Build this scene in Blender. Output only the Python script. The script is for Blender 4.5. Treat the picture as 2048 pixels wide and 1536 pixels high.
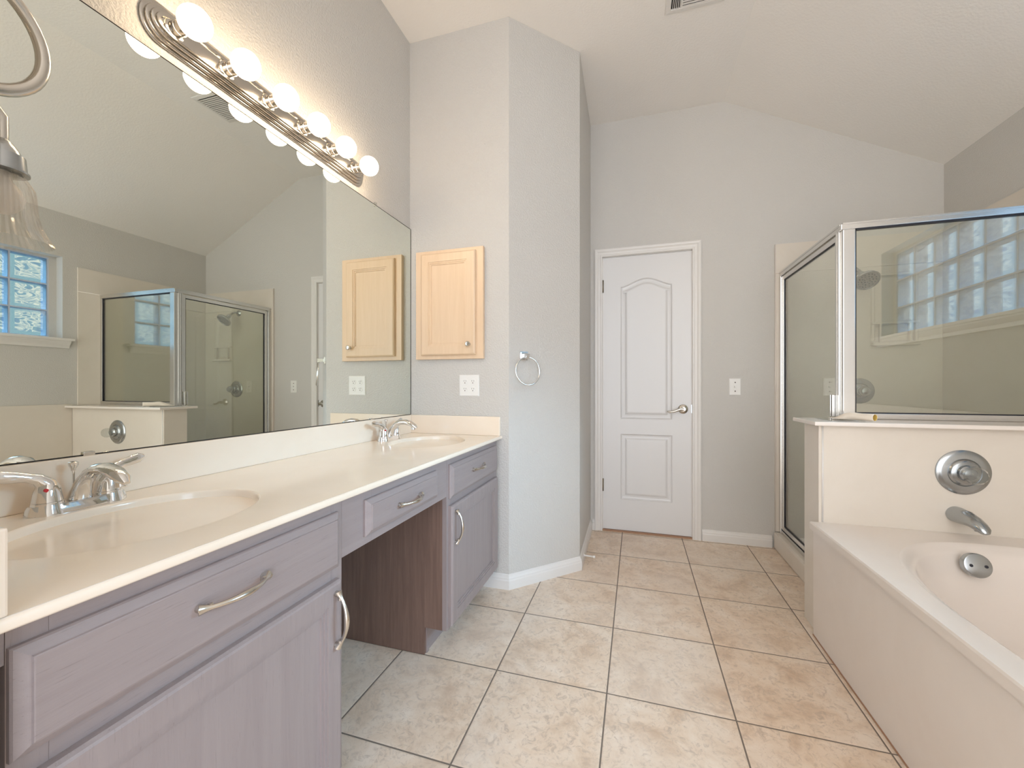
import bpy, bmesh, math, random
from math import sin, cos, pi, radians as R
from mathutils import Vector, Matrix
for o in list(bpy.data.objects): bpy.data.objects.remove(o)
S = bpy.context.scene
COL = S.collection
# ------------------------------------------------------------------ camera, world, light, exposure
cam = bpy.data.cameras.new('camera'); camo = bpy.data.objects.new('camera', cam); COL.objects.link(camo)
cam.sensor_width = 36; cam.lens = 820.5/2048*36; cam.shift_y = 4.4/2048; cam.clip_start = 0.02
camo.location = (1.241, 0, 1.0751); camo.rotation_euler = (R(90), 0, 0.2948)
S.camera = camo
W = bpy.data.worlds.new('daylight'); S.world = W; W.use_nodes = True
WT = W.node_tree; BG = WT.nodes['Background']      # soft overcast surroundings, with an added bluish fill lobe low behind the camera
def wmath(op, a, b=None):
    x = WT.nodes.new('ShaderNodeMath'); x.operation = op
    for i, v in enumerate((a, b)):
        if v is None: continue
        if isinstance(v, (int, float)): x.inputs[i].default_value = v
        else: WT.links.new(v, x.inputs[i])
    return x.outputs[0]
SKY_BASE, FILL_LOBE = 2.35, 2.4
tc = WT.nodes.new('ShaderNodeTexCoord'); dt = WT.nodes.new('ShaderNodeVectorMath'); dt.operation = 'DOT_PRODUCT'
WT.links.new(tc.outputs['Generated'], dt.inputs[0]); dt.inputs[1].default_value = Vector((.60, -.78, .16)).normalized()
lobe = wmath('POWER', wmath('MAXIMUM', dt.outputs['Value'], 0.0), 5.0)
WT.links.new(wmath('ADD', wmath('MULTIPLY', lobe, FILL_LOBE), SKY_BASE), BG.inputs[1])
wm = WT.nodes.new('ShaderNodeMix'); wm.data_type = 'RGBA'; WT.links.new(lobe, wm.inputs[0]); wm.inputs[6].default_value = (1.0, .955, .915, 1); wm.inputs[7].default_value = (.66, .80, 1.0, 1)
WT.links.new(wm.outputs[2], BG.inputs[0])
sun = bpy.data.lights.new('sky_light', 'SUN'); sun.angle = R(40); sun.energy = 48; sun.color = (0.70, 0.84, 1.0)
suno = bpy.data.objects.new('sky_light', sun); COL.objects.link(suno)
suno.rotation_euler = Vector((-0.85, -0.02, -0.53)).to_track_quat('-Z', 'Y').to_euler()
BULB_STRENGTH = 17.5
vs = S.view_settings; vs.view_transform = 'Standard'; vs.look = 'None'; vs.gamma = 1.0; vs.exposure = 0.34; vs.use_curve_mapping = False
S.cycles.max_bounces = 10; S.cycles.diffuse_bounces = 6; S.cycles.glossy_bounces = 6; S.cycles.transparent_max_bounces = 16
S.cycles.sample_clamp_indirect = 4.0

# ------------------------------------------------------------------ materials
class NT:
    def __init__(s, name):
        s.m = bpy.data.materials.new(name); s.m.use_nodes = True; s.t = s.m.node_tree
        s.b = s.t.nodes['Principled BSDF']; s.out = s.t.nodes['Material Output']
    def n(s, ty, **kw):
        x = s.t.nodes.new(ty)
        for k, v in kw.items():
            if k in x.inputs.keys(): x.inputs[k].default_value = v
            else: setattr(x, k, v)
        return x
    def l(s, a, b): s.t.links.new(a, b)
    def math(s, op, a, b=None, c=None):
        x = s.n('ShaderNodeMath', operation=op)
        for i, v in enumerate((a, b, c)):
            if v is None: continue
            if isinstance(v, (int, float)): x.inputs[i].default_value = v
            else: s.l(v, x.inputs[i])
        return x.outputs[0]
    def mix(s, f, a, b):
        x = s.n('ShaderNodeMix', data_type='RGBA')
        for i, v in ((0, f), (6, a), (7, b)):
            if isinstance(v, (int, float)): x.inputs[i].default_value = v
            elif isinstance(v, tuple): x.inputs[i].default_value = v if len(v) == 4 else v+(1,)
            else: s.l(v, x.inputs[i])
        return x.outputs[2]
    def pos(s, scale=(1,1,1)):
        g = s.n('ShaderNodeNewGeometry'); mp = s.n('ShaderNodeMapping'); mp.inputs['Scale'].default_value = scale
        s.l(g.outputs['Position'], mp.inputs[0]); return mp.outputs[0]
    def noise(s, vec, scale, detail=3, rough=.5, dist=0):
        x = s.n('ShaderNodeTexNoise', Scale=scale, Detail=detail, Roughness=rough, Distortion=dist); s.l(vec, x.inputs['Vector']); return x.outputs[0]
    def ramp(s, v, stops):
        x = s.n('ShaderNodeValToRGB'); s.l(v, x.inputs[0]); e = x.color_ramp.elements
        while len(e) < len(stops): e.new(0.5)
        for i, (p, c) in enumerate(stops): e[i].position = p; e[i].color = c if len(c) == 4 else c+(1,)
        return x.outputs[0]
    def bump(s, h, strength, dist=.01):
        x = s.n('ShaderNodeBump', Strength=strength, Distance=dist); s.l(h, x.inputs['Height']); s.l(x.outputs[0], s.b.inputs['Normal'])
def plain(name, col, rough=.5, metal=0.0, **kw):
    t = NT(name); t.b.inputs['Base Color'].default_value = col+(1,); t.b.inputs['Roughness'].default_value = rough; t.b.inputs['Metallic'].default_value = metal
    for k, v in kw.items(): t.b.inputs[k].default_value = v
    return t.m
def stucco(name, col, scale, strength, rough=.6):
    t = NT(name); p = t.pos()
    n1 = t.noise(p, scale, 3, .55); n2 = t.noise(p, 1.3, 2)
    c = t.mix(n2, tuple(x*.97 for x in col), tuple(min(1, x*1.03) for x in col)); t.l(c, t.b.inputs['Base Color'])
    t.b.inputs['Roughness'].default_value = rough
    t.bump(t.ramp(n1, [(.38, (0,0,0)), (.62, (1,1,1))]), strength, .004); return t.m
def marble(name, c1, c2, rough=.15):
    t = NT(name); p = t.pos((1, 1, 1)); n1 = t.noise(p, 2.2, 6, .62, 1.2)
    t.l(t.ramp(n1, [(.3, c1), (.7, c2)]), t.b.inputs['Base Color']); t.b.inputs['Roughness'].default_value = rough
    return t.m
def wood(name, c1, c2, c3, axis='z', rough=.45, scale=1.0):
    t = NT(name); s = {'x': (1, 22, 22), 'y': (22, 1, 22), 'z': (22, 22, 1)}[axis]
    p = t.pos(tuple(v*scale for v in s))
    g = t.noise(p, 2.0, 5, .6, .7); f = t.noise(p, 16, 4, .7); big = t.noise(t.pos(), 3.0, 2)
    base = t.mix(t.ramp(g, [(.25, (0,0,0)), (.8, (1,1,1))]), c1, c2)
    speck = t.ramp(f, [(.24, (1,1,1)), (.40, (0,0,0))])
    col = t.mix(t.math('MULTIPLY', speck, .6), base, c3)
    t.l(col, t.b.inputs['Base Color']); t.b.inputs['Roughness'].default_value = rough
    t.bump(f, .12, .002); return t.m
M = {}
M['wall'] = stucco('wall_paint', (.59, .573, .54), 170, .25)
M['wallb'] = stucco('wall_paint_rough', (.59, .573, .54), 120, .40)
M['ceil'] = stucco('ceiling_paint', (.84, .815, .78), 90, .10, .8)
M['trim'] = plain('trim_paint', (.74, .72, .69), .32)
M['door'] = plain('door_paint', (.72, .715, .71), .30)
M['chrome'] = plain('chrome', (.78, .78, .78), .06, 1.0)
M['nickel'] = plain('brushed_nickel', (.62, .59, .54), .22, 1.0)
M['satin'] = plain('satin_nickel', (.50, .47, .43), .16, 1.0)
M['dull'] = plain('dull_chrome', (.42, .44, .45), .22, 1.0)
M['alu'] = plain('anodised_aluminium', (.72, .71, .69), .22, 1.0)
M['bronze'] = plain('old_brass', (.22, .18, .12), .35, 1.0)
M['black'] = plain('black_rubber', (.012, .012, .02), .5)
M['dark'] = plain('dark_gap', (.02, .018, .018), .9)
M['marb'] = marble('cultured_marble', (.84, .72, .585), (.88, .775, .655), .13)
M['acryl'] = marble('surround_acrylic', (.68, .62, .54), (.72, .665, .59), .22)
M['tub'] = marble('tub_acrylic', (.76, .69, .63), (.79, .73, .675), .16)
M['pick'] = wood('pickled_oak', (.28, .228, .222), (.33, .275, .265), (.14, .108, .11), 'z')
M['pickh'] = wood('pickled_oak_horizontal', (.28, .228, .222), (.33, .275, .265), (.14, .108, .11), 'y')
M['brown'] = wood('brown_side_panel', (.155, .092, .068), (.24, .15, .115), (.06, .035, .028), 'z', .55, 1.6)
M['maple'] = wood('honey_maple', (.72, .53, .35), (.79, .60, .42), (.66, .47, .30), 'z', .35)
M['white'] = plain('white_plastic', (.80, .79, .76), .3)
M['slot'] = plain('socket_slot', (.12, .10, .08), .6)
M['thresh'] = plain('threshold_wood', (.36, .20, .12), .5)
M['paper'] = plain('cream_paper', (.80, .72, .62), .7)
M['yellow'] = plain('yellow_inside', (.62, .42, .10), .7)
M['red'] = plain('red_dot', (.55, .02, .03), .4)
M['mortar'] = plain('window_mortar', (.50, .55, .66), .6)
M['bulb'] = NT('bulb_glow').m
t = NT('bulb_glow_warm'); t.b.inputs['Base Color'].default_value = (1, 1, 1, 1); t.b.inputs['Emission Color'].default_value = (1.0, .76, .51, 1); t.b.inputs['Emission Strength'].default_value = BULB_STRENGTH; M['bulb'] = t.m
t = NT('mirror_silver'); g = t.n('ShaderNodeBsdfGlossy', Roughness=0.0); g.inputs['Color'].default_value = (.80, .825, .765, 1); t.l(g.outputs[0], t.out.inputs[0]); M['mirror'] = t.m
def glassy(name, tint, ior, rough=0.0):
    t = NT(name); tr = t.n('ShaderNodeBsdfTransparent'); tr.inputs[0].default_value = tint+(1,)
    g = t.n('ShaderNodeBsdfGlossy', Roughness=rough); g.inputs['Color'].default_value = (1, 1, 1, 1)
    lw = t.n('ShaderNodeLayerWeight', Blend=.5); mx = t.n('ShaderNodeMixShader')
    f = t.math('MULTIPLY_ADD', t.math('POWER', lw.outputs['Facing'], 3.5), .75, ((ior-1)/(ior+1))**2)
    t.l(f, mx.inputs[0]); t.l(tr.outputs[0], mx.inputs[1]); t.l(g.outputs[0], mx.inputs[2]); t.l(mx.outputs[0], t.out.inputs[0])
    return t
M['glass'] = glassy('shower_glass', (.91, .93, .88), 2.3).m
M['clear'] = glassy('clear_acrylic', (.86, .88, .88), 1.5, .05).m
# ribbed lamp shade glass
t = glassy('shade_glass', (.955, .945, .93), 1.7, .08); M['shade'] = t.m
# glass block: transparent with swirling wave relief, tinted
t = NT('glass_block'); p = t.pos((1, 1, 1))
w = t.n('ShaderNodeTexNoise', Scale=11.0, Detail=1.0, Distortion=2.6); t.l(t.pos((1, .55, 1.25)), w.inputs['Vector'])
rr = t.ramp(w.outputs[0], [(.32, (.08, .15, .22)), (.42, (.10, .185, .24)), (.46, (.27, .32, .32)), (.52, (.30, .34, .33)), (.55, (.12, .21, .26)), (.60, (.26, .31, .31)), (.68, (.09, .17, .235))])
tr = t.n('ShaderNodeBsdfTransparent'); t.l(rr, tr.inputs[0]); g = t.n('ShaderNodeBsdfGlossy', Roughness=.08)
bp = t.n('ShaderNodeBump', Strength=.6, Distance=.02); t.l(w.outputs[0], bp.inputs['Height']); t.l(bp.outputs[0], g.inputs['Normal'])
mx = t.n('ShaderNodeMixShader'); mx.inputs[0].default_value = .10; t.l(tr.outputs[0], mx.inputs[1]); t.l(g.outputs[0], mx.inputs[2]); t.l(mx.outputs[0], t.out.inputs[0]); M['block'] = t.m
t = NT('block_rim'); tr = t.n('ShaderNodeBsdfTransparent'); tr.inputs[0].default_value = (.11, .20, .25, 1); g = t.n('ShaderNodeBsdfGlossy', Roughness=.1)
mx = t.n('ShaderNodeMixShader'); mx.inputs[0].default_value = .12; t.l(tr.outputs[0], mx.inputs[1]); t.l(g.outputs[0], mx.inputs[2]); t.l(mx.outputs[0], t.out.inputs[0]); M['rim'] = t.m
# floor tile
t = NT('floor_tile'); g = t.n('ShaderNodeNewGeometry'); sp = t.n('ShaderNodeSeparateXYZ'); t.l(g.outputs['Position'], sp.inputs[0])
T = .4064
def edge(o, off):
    f = t.math('FRACT', t.math('DIVIDE', t.math('SUBTRACT', o, off), T)); return t.math('MINIMUM', f, t.math('SUBTRACT', 1.0, f))
ex = edge(sp.outputs[0], .735-10*T); ey = edge(sp.outputs[1], 1.064-10*T)
em = t.math('MINIMUM', ex, ey)
grout = t.math('LESS_THAN', em, .0062)
ix = t.math('FLOOR', t.math('DIVIDE', t.math('SUBTRACT', sp.outputs[0], .735-10*T), T)); iy = t.math('FLOOR', t.math('DIVIDE', t.math('SUBTRACT', sp.outputs[1], 1.064-10*T), T))
cmb = t.n('ShaderNodeCombineXYZ'); t.l(ix, cmb.inputs[0]); t.l(iy, cmb.inputs[1])
wn = t.n('ShaderNodeTexWhiteNoise'); t.l(cmb.outputs[0], wn.inputs['Vector'])
off = t.n('ShaderNodeVectorMath', operation='MULTIPLY_ADD'); off.inputs[1].default_value = (9, 9, 9); t.l(wn.outputs['Color'], off.inputs[0]); t.l(g.outputs['Position'], off.inputs[2])
n1 = t.noise(off.outputs[0], 7, 8, .68, .5); n2 = t.noise(off.outputs[0], 38, 5, .75, 1.2); n3 = t.noise(off.outputs[0], 3, 2)
c = t.ramp(n1, [(.32, (.60, .44, .31)), (.48, (.76, .61, .47)), (.66, (.84, .72, .60))])
c = t.mix(t.ramp(n2, [(.34, (.75,.75,.75)), (.50, (0,0,0))]), c, (.50, .39, .30))
c = t.mix(t.math('MULTIPLY', t.ramp(n3, [(.4, (0,0,0)), (.7, (1,1,1))]), .35), c, (.80, .72, .64))
c = t.mix(grout, c, (.20, .16, .13)); t.l(c, t.b.inputs['Base Color'])
t.l(t.mix(grout, (.34, .34, .34), (.9, .9, .9)), t.b.inputs['Roughness'])
hgt = t.math('SUBTRACT', t.math('MULTIPLY', n2, .15), t.math('MULTIPLY', t.math('SUBTRACT', 1.0, t.math('SMOOTH_MIN', t.math('DIVIDE', em, .016), 1.0, .1)), 1.0))
t.bump(hgt, .35, .003); M['tile'] = t.m

# ------------------------------------------------------------------ mesh helpers
class MB:
    def __init__(s): s.v = []; s.f = []; s.sm = []; s.mi = []; s.cur = 0
    def add(s, vs, fs, smooth=False):
        b = len(s.v); s.v += [tuple(v) for v in vs]
        for f in fs: s.f.append(tuple(b+i for i in f)); s.sm.append(smooth); s.mi.append(s.cur)
        return s
    def box(s, x0, x1, y0, y1, z0, z1, c=0.0):
        if x0 > x1: x0, x1 = x1, x0
        if y0 > y1: y0, y1 = y1, y0
        if z0 > z1: z0, z1 = z1, z0
        if c <= 0:
            v = [(x, y, z) for x in (x0, x1) for y in (y0, y1) for z in (z0, z1)]
            return s.add(v, [(0,1,3,2), (4,6,7,5), (0,4,5,1), (2,3,7,6), (0,2,6,4), (1,5,7,3)])
        bm = bmesh.new(); bmesh.ops.create_cube(bm, size=1)
        for v in bm.verts: v.co = Vector(((x0+x1)/2+v.co.x*(x1-x0), (y0+y1)/2+v.co.y*(y1-y0), (z0+z1)/2+v.co.z*(z1-z0)))
        bmesh.ops.bevel(bm, geom=bm.edges[:], offset=c, segments=2, affect='EDGES', profile=.6)
        return s.bm(bm)
    def bm(s, bm, smooth=False):
        bm.verts.index_update(); s.add([v.co[:] for v in bm.verts], [[v.index for v in f.verts] for f in bm.faces], smooth); bm.free(); return s
    def loft(s, loops, smooth=False, closed=True, cap0=False, cap1=False):
        n = len(loops[0]); vs = [p for L in loops for p in L]; fs = []
        for i in range(len(loops)-1):
            for j in range(n if closed else n-1):
                k = (j+1) % n; fs.append((i*n+j, i*n+k, (i+1)*n+k, (i+1)*n+j))
        s.add(vs, fs, smooth)
        if cap0: s.add(loops[0], [tuple(range(n))[::-1]])
        if cap1: s.add(loops[-1], [tuple(range(n))])
        return s
    def tube(s, pts, rad, n=14, cap=True, flat=None, up=None):
        pts = [Vector(p) for p in pts]; m = len(pts)
        if isinstance(rad, (int, float)): rad = [rad]*m
        loops = []; prev = None
        for i in range(m):
            d = (pts[min(i+1, m-1)]-pts[max(i-1, 0)]).normalized()
            if prev is None:
                a = Vector(up) if up else (Vector((0,0,1)) if abs(d.z) < .9 else Vector((1,0,0)))
            else: a = prev
            a = (a - d*a.dot(d)).normalized(); prev = a; b = d.cross(a)
            fl = flat[i] if isinstance(flat, (list, tuple)) else (flat or 1.0)
            loops.append([pts[i]+a*(cos(2*pi*k/n)*rad[i]*fl)+b*(sin(2*pi*k/n)*rad[i]) for k in range(n)])
        return s.loft(loops, True, True, cap, cap)
    def lathe(s, prof, origin, axis, n=40, ribs=None, xs=1.0, up=(0,0,1)):
        # prof: (distance along axis, radius)
        ax = Vector(axis).normalized(); a = Vector(up) if abs(ax.dot(Vector(up))) < .9 else Vector((1,0,0)); a = (a-ax*a.dot(ax)).normalized(); b = ax.cross(a); o = Vector(origin)
        loops = []
        for d, r in prof:
            L = []
            for k in range(n):
                t_ = 2*pi*k/n; rr = r*(1+(ribs if (ribs and k % 2) else 0)); L.append(o+ax*d+a*(cos(t_)*rr)+b*(sin(t_)*rr*xs))
            loops.append(L)
        return s.loft(loops, True, True, prof[0][1] > 1e-5, prof[-1][1] > 1e-5)
    def build(s, name, mat, parent=None, sharp=35):
        w = parent_world(parent); me = bpy.data.meshes.new(name); me.from_pydata([(x-w.x, y-w.y, z-w.z) for x, y, z in s.v], [], s.f)
        mats = mat if isinstance(mat, (list, tuple)) else [mat]
        for m in mats: me.materials.append(m)
        for p, sm, mi in zip(me.polygons, s.sm, s.mi): p.use_smooth = sm; p.material_index = mi
        me.update(); bm = bmesh.new(); bm.from_mesh(me); bmesh.ops.remove_doubles(bm, verts=bm.verts[:], dist=1e-6)
        bmesh.ops.recalc_face_normals(bm, faces=bm.faces[:])
        for e in bm.edges:
            if len(e.link_faces) == 2 and e.calc_face_angle(0) > R(sharp): e.smooth = False
        bm.to_mesh(me); bm.free()
        o = bpy.data.objects.new(name, me); COL.objects.link(o)
        if parent: o.parent = parent
        return o
def parent_world(p):
    v = Vector((0,0,0))
    while p: v += p.location; p = p.parent
    return v
def tag(o, label=None, cat=None, group=None, kind=None):
    if label: o['label'] = label
    if cat: o['category'] = cat
    if group: o['group'] = group
    if kind: o['kind'] = kind
    return o
def thing(name, loc, label, cat, group=None, kind=None):
    o = bpy.data.objects.new(name, None); COL.objects.link(o); o.location = loc; o.empty_display_size = .05
    return tag(o, label, cat, group, kind)
def struct(name, mb, mat, label=None, cat=None): return tag(mb.build(name, mat), label, cat, kind='structure')
def rect(x0, x1, z0, z1): return [(x0, z0), (x1, z0), (x1, z1), (x0, z1)]
def offset(poly, d):
    n = len(poly); out = []
    for i in range(n):
        p0, p1, p2 = Vector(poly[i-1]), Vector(poly[i]), Vector(poly[(i+1) % n])
        a = (p1-p0).normalized(); b = (p2-p1).normalized(); na = Vector((-a.y, a.x)); nb = Vector((-b.y, b.x)); m = na+nb
        m = m/max(m.dot(na), .3) if m.length > 1e-6 else na
        out.append((p1.x+m.x*d, p1.y+m.y*d))
    return out
def profile_panel(mb, poly, prof, to3, smooth=False, cap=True):
    # poly counter-clockwise in 2D, prof = [(inset, height)], to3(u, v, h) -> 3D
    loops = [[to3(u, v, h) for u, v in offset(poly, d)] for d, h in prof]
    mb.loft(loops, smooth)
    if cap: mb.add(loops[-1], [tuple(range(len(poly)))])
    return mb
def ridge(n): return [2*pi*k/n for k in range(n)]

# ------------------------------------------------------------------ setting dimensions
YB, YC, XR, ZC, ZE, XRG = 3.1268, 2.0769, 3.016, 3.0355, 2.4128, 1.8163
XW, XB, YBB, XC = .5927, .9217, 2.4181, .9097
YF, FT = -1.7, .12
def slopez(x): return ZC if x <= XRG else ZC-(ZC-ZE)*(x-XRG)/(XR-XRG)
struct('floor', MB().box(-.1, XR+.1, YF, YB+.1, -.08, 0), M['tile'], 'beige mottled ceramic tile floor', 'floor')
mb = MB(); sec = [(-.1, ZC), (XRG, ZC), (XR+.1, slopez(XR+.1)), (XR+.1, slopez(XR+.1)+.1), (XRG, ZC+.1), (-.1, ZC+.1)]
mb.loft([[(x, y, z) for x, z in sec] for y in (YF, YB+.1)], cap0=True, cap1=True)
struct('ceiling', mb, M['ceil'], 'off-white ceiling, flat then sloping down to the right', 'ceiling')
struct('wall_left', MB().box(-.1, 0, YF, YC, 0, ZC), M['wallb'], 'grey textured wall behind the mirror', 'wall')
# block of wall that closes the vanity alcove and turns at 45 degrees towards the door
mb = MB(); poly = [(-.1, YC), (XW, YC), (XB, YBB), (XC, YB), (XC, YB+.1), (-.1, YB+.1)]
mb.loft([[(x, y, z) for x, y in poly] for z in (0, ZC)], cap0=True, cap1=True)
struct('wall_corner', mb, M['wallb'], 'grey angled wall corner beside the vanity', 'wall')
mb = MB(); mb.box(XC, .985, YB, YB+.1, 0, ZC); 
mb.loft([[(x, YB, z) for x, z in s_] + [] for s_ in ([(.985, 2.047), (1.628, 2.047), (1.628, ZC), (.985, ZC)],)] + [[(x, YB+.1, z) for x, z in [(.985, 2.047), (1.628, 2.047), (1.628, ZC), (.985, ZC)]]], cap0=True, cap1=True)
sec = [(1.628, 0), (XR, 0), (XR, ZE), (XRG, ZC), (1.628, ZC)]
mb.loft([[(x, y, z) for x, z in sec] for y in (YB, YB+.1)], cap0=True, cap1=True)
struct('wall_back', mb, M['wall'], 'grey end wall with the white door', 'wall')
# right wall with window opening
WY0, WY1, WZ0, WZ1 = .735, 2.024, 1.445, 2.075
mb = MB(); ZT = ZE+.0
for y0, y1, z0, z1 in ((YF, WY0, 0, ZT), (WY1, YB+.1, 0, ZT), (WY0, WY1, 0, WZ0), (WY0, WY1, WZ1, ZT)): mb.box(XR, XR+.16, y0, y1, z0, z1)
struct('wall_right', mb, M['wall'], 'grey low wall under the sloping ceiling with the glass block window', 'wall')
# short wall at the near end of the vanity
struct('wall_end', MB().box(0, .562, .12, .2605, 0, ZC), M['wallb'], 'short wall at the near end of the vanity', 'wall')

# ------------------------------------------------------------------ baseboards
def base_run(mb, p, q, nx, ny, h=.078, e0=0, e1=0):
    prof = [(0, 0), (.014, 0), (.014, .045), (.011, .052), (.011, .058), (.007, .066), (.005, .074), (0, h)]
    d = Vector((q[0]-p[0], q[1]-p[1])).normalized()
    L = []
    for (x, y), e in ((p, -e0), (q, e1)):
        L.append([(x+nx*o+d.x*e*o/.014, y+ny*o+d.y*e*o/.014, z) for o, z in prof])
    mb.loft(L, cap0=True, cap1=True)
mb = MB(); base_run(mb, (.44, YC), (XW, YC), 0, -1, e1=.006)
c45 = .7071; base_run(mb, (XW, YC), (XB, YBB), c45+.01, -c45+.01, e0=.006, e1=.006); base_run(mb, (XB, YBB), (XC, YB), 1, .02, e0=.006)
struct('baseboard_corner', mb, M['trim'], 'white baseboard around the angled wall', 'baseboard')
mb = MB(); base_run(mb, (1.678, YB), (2.105, YB), 0, -1); struct('baseboard_back', mb, M['trim'], 'white baseboard right of the door', 'baseboard')
mb = MB(); base_run(mb, (XC+.014, YB), (.95, YB), 0, -1); struct('baseboard_left', mb, M['trim'], 'short white baseboard left of the door', 'baseboard')

# ------------------------------------------------------------------ door
d1 = thing('door_1', (1.307, YB, 0), 'white two-panel interior door with arched upper panel', 'door', kind='structure')
X0, X1, Z0, Z1 = 1.003, 1.6105, .012, 2.032
DY = YB+.012
mb = MB(); mb.loft([[(x, y, z) for x, z in rect(X0, X1, Z0, Z1)] for y in (DY+.035, DY+.001)], cap0=True)
def arch_poly(x0, x1, z0, zs, zt):
    pts = [(x0, z0), (x1, z0), (x1, zs)]
    n = 28
    for i in range(1, n):
        t_ = i/n; x = x1+(x0-x1)*t_; u = 2*t_-1; pts.append((x, zs+(zt-zs)*(.5+.5*cos(pi*u))**.85))
    pts.append((x0, zs)); return pts
pan = [arch_poly(1.125, 1.488, .833, 1.812, 1.868), rect(1.125, 1.488, .237, .727)]
bm = bmesh.new()
def ring(poly, y):
    vs_ = [bm.verts.new((u, y, v)) for u, v in poly]; return [bm.edges.new((vs_[i], vs_[(i+1) % len(vs_)])) for i in range(len(vs_))]
es = ring(rect(X0, X1, Z0, Z1), DY+.001)
for q in pan: es += ring(q, DY+.001)
bmesh.ops.triangle_fill(bm, use_beauty=True, use_dissolve=False, edges=es)
mb.bm(bm)
for q in pan: profile_panel(mb, q, [(0, 0), (.004, .001), (.012, -.008), (.022, -.010), (.034, -.009), (.046, -.001), (.052, 0)], lambda u, v, h: (u, DY+.001-h, v))
mb.build('slab', M['door'], d1)
mb = MB()
cas = lambda u, v, h: (u, YB-h, v)
def open_off(d): return [(.998-d, 0), (.998-d, 2.037+d), (1.6155+d, 2.037+d), (1.6155+d, 0)]
prof = [(0, -.10), (0, .008), (.004, .011), (.012, .011), (.016, .008), (.030, .009), (.040, .015), (.050, .017), (.057, .014), (.059, 0)]
mb.loft([[cas(u, v, h) for u, v in open_off(d)] for d, h in prof], closed=False)
mb.build('casing', M['trim'], d1)
mb = MB()   # door stop strip in the jamb
mb.box(.985, 1.003, DY, YB+.1, 0, 2.04); mb.box(1.6108, 1.628, DY, YB+.1, 0, 2.04); mb.box(.985, 1.628, DY, YB+.1, 2.0335, 2.047)
mb.build('jamb', M['trim'], d1)
MB().box(.99, 1.62, YB-.004, YB+.1, 0.0005, .010).build('threshold', M['thresh'], d1)
for z in (1.82, .34):
    mb = MB(); mb.box(.992, 1.004, DY-.006, DY+.004, z-.044, z+.044); mb.tube([(1.000, DY-.008, z-.046), (1.000, DY-.008, z+.046)], .006, 10)
    mb.build('hinge', M['bronze'], d1)
lv = (1.556, DY, .913)
mb = MB(); mb.lathe([(0, .033), (.006, .033), (.010, .028), (.014, .016), (.040, .014), (.048, .015), (.05, 0)], lv, (0, -1, 0), 32); ro = mb.build('lever_handle', M['nickel'], d1)
mb = MB(); mb.tube([(1.556, DY-.045, .913), (1.535, DY-.047, .915), (1.515, DY-.048, .906), (1.490, DY-.047, .896), (1.465, DY-.045, .893), (1.448, DY-.043, .896)], [.011, .010, .0085, .0075, .0065, .004], 12, flat=1.15); mb.build('lever', M['nickel'], ro)
MB().box(1.609, 1.6165, DY-.002, DY+.004, .885, .945).build('strike_plate', M['dull'], d1)

# ------------------------------------------------------------------ window (glass block)
win = thing('window_1', (XR, 1.38, WZ0), 'glass block window over the bathtub, seen in the mirror', 'window', kind='structure')
BX = XR+.075; PT = .2015
mb = MB()
ny, nz = 6, 3; BY1 = 1.975; BY0 = BY1-ny*PT; BZ0 = 1.455; BZ1 = BZ0+nz*PT-.003
th = .005
for i in range(ny+1): y = BY0+i*PT; mb.box(BX+.004, BX+.076, y-th, y+th, BZ0-th, BZ1+th)
for k in range(nz+1):
    z = BZ0+k*(BZ1-BZ0)/nz
    for i in range(ny): mb.box(BX+.0042, BX+.0758, BY0+i*PT+th, BY0+(i+1)*PT-th, z-th, z+th)
mb.build('mortar_grid', M['mortar'], win)
mb = MB()   # plaster reveals lining the opening
e = .0
mb.box(BX-.0, XR+.16, BY1+th, WY1, WZ0, WZ1); mb.box(BX, XR+.16, WY0, BY0-th, WZ0, WZ1)
mb.box(BX, XR+.16, BY0-th, BY1+th, BZ1+th, WZ1); mb.box(BX, XR+.16, BY0-th, BY1+th, WZ0, BZ0-th)
mb.build('reveal', M['wall'], win)
for i in range(ny):
    for k in range(nz):
        y0 = BY0+i*PT+th; y1 = y0+PT-2*th; z0 = BZ0+k*(BZ1-BZ0)/nz+th; z1 = z0+(BZ1-BZ0)/nz-2*th
        mb = MB(); mb.cur = 1
        to = lambda u, v, h: (BX+.004-h, u, v)
        loops = [[to(u, v, h) for u, v in offset(rect(y0, y1, z0, z1), d)] for d, h in ((0, -.004), (0, 0), (.006, .003), (.022, .003))]
        mb.loft(loops); mb.cur = 0
        loops2 = [loops[-1], [to(u, v, .001) for u, v in offset(rect(y0, y1, z0, z1), .026)]]
        mb.loft(loops2); mb.add(loops2[-1], [(0, 1, 2, 3)])
        mb.build('glass_block', [M['block'], M['rim']], win)
mb = MB(); mb.box(XR-.045, BX+.01, WY0-.05, WY1+.055, WZ0-.020, WZ0-.001, .004); mb.loft([[(XR-o, y, z) for o, z in ((0, WZ0-.075), (.010, WZ0-.075), (.016, WZ0-.055), (.024, WZ0-.045), (.034, WZ0-.030), (.036, WZ0-.020), (0, WZ0-.020))] for y in (WY0-.03, WY1+.035)], cap0=True, cap1=True)
mb.build('window_sill', M['trim'], win)

# ------------------------------------------------------------------ half wall between tub and shower
HX, HY0, HY1, HZ = 1.992, 2.076, 2.232, .908
hw = struct('wall_half', MB().box(HX, XR, HY0, HY1, 0, HZ), M['acryl'], 'cream half wall between bathtub and shower', 'half wall')
MB().box(1.962, XR, 2.030, 2.290, HZ, .925, .004).build('cap', M['tub'], hw)
mb = MB(); mb.tube([(2.006, HY0-.001, .492), (2.006, HY0-.001, .905)], .0035, 8); mb.build('corner_bead', M['trim'], hw)

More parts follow.
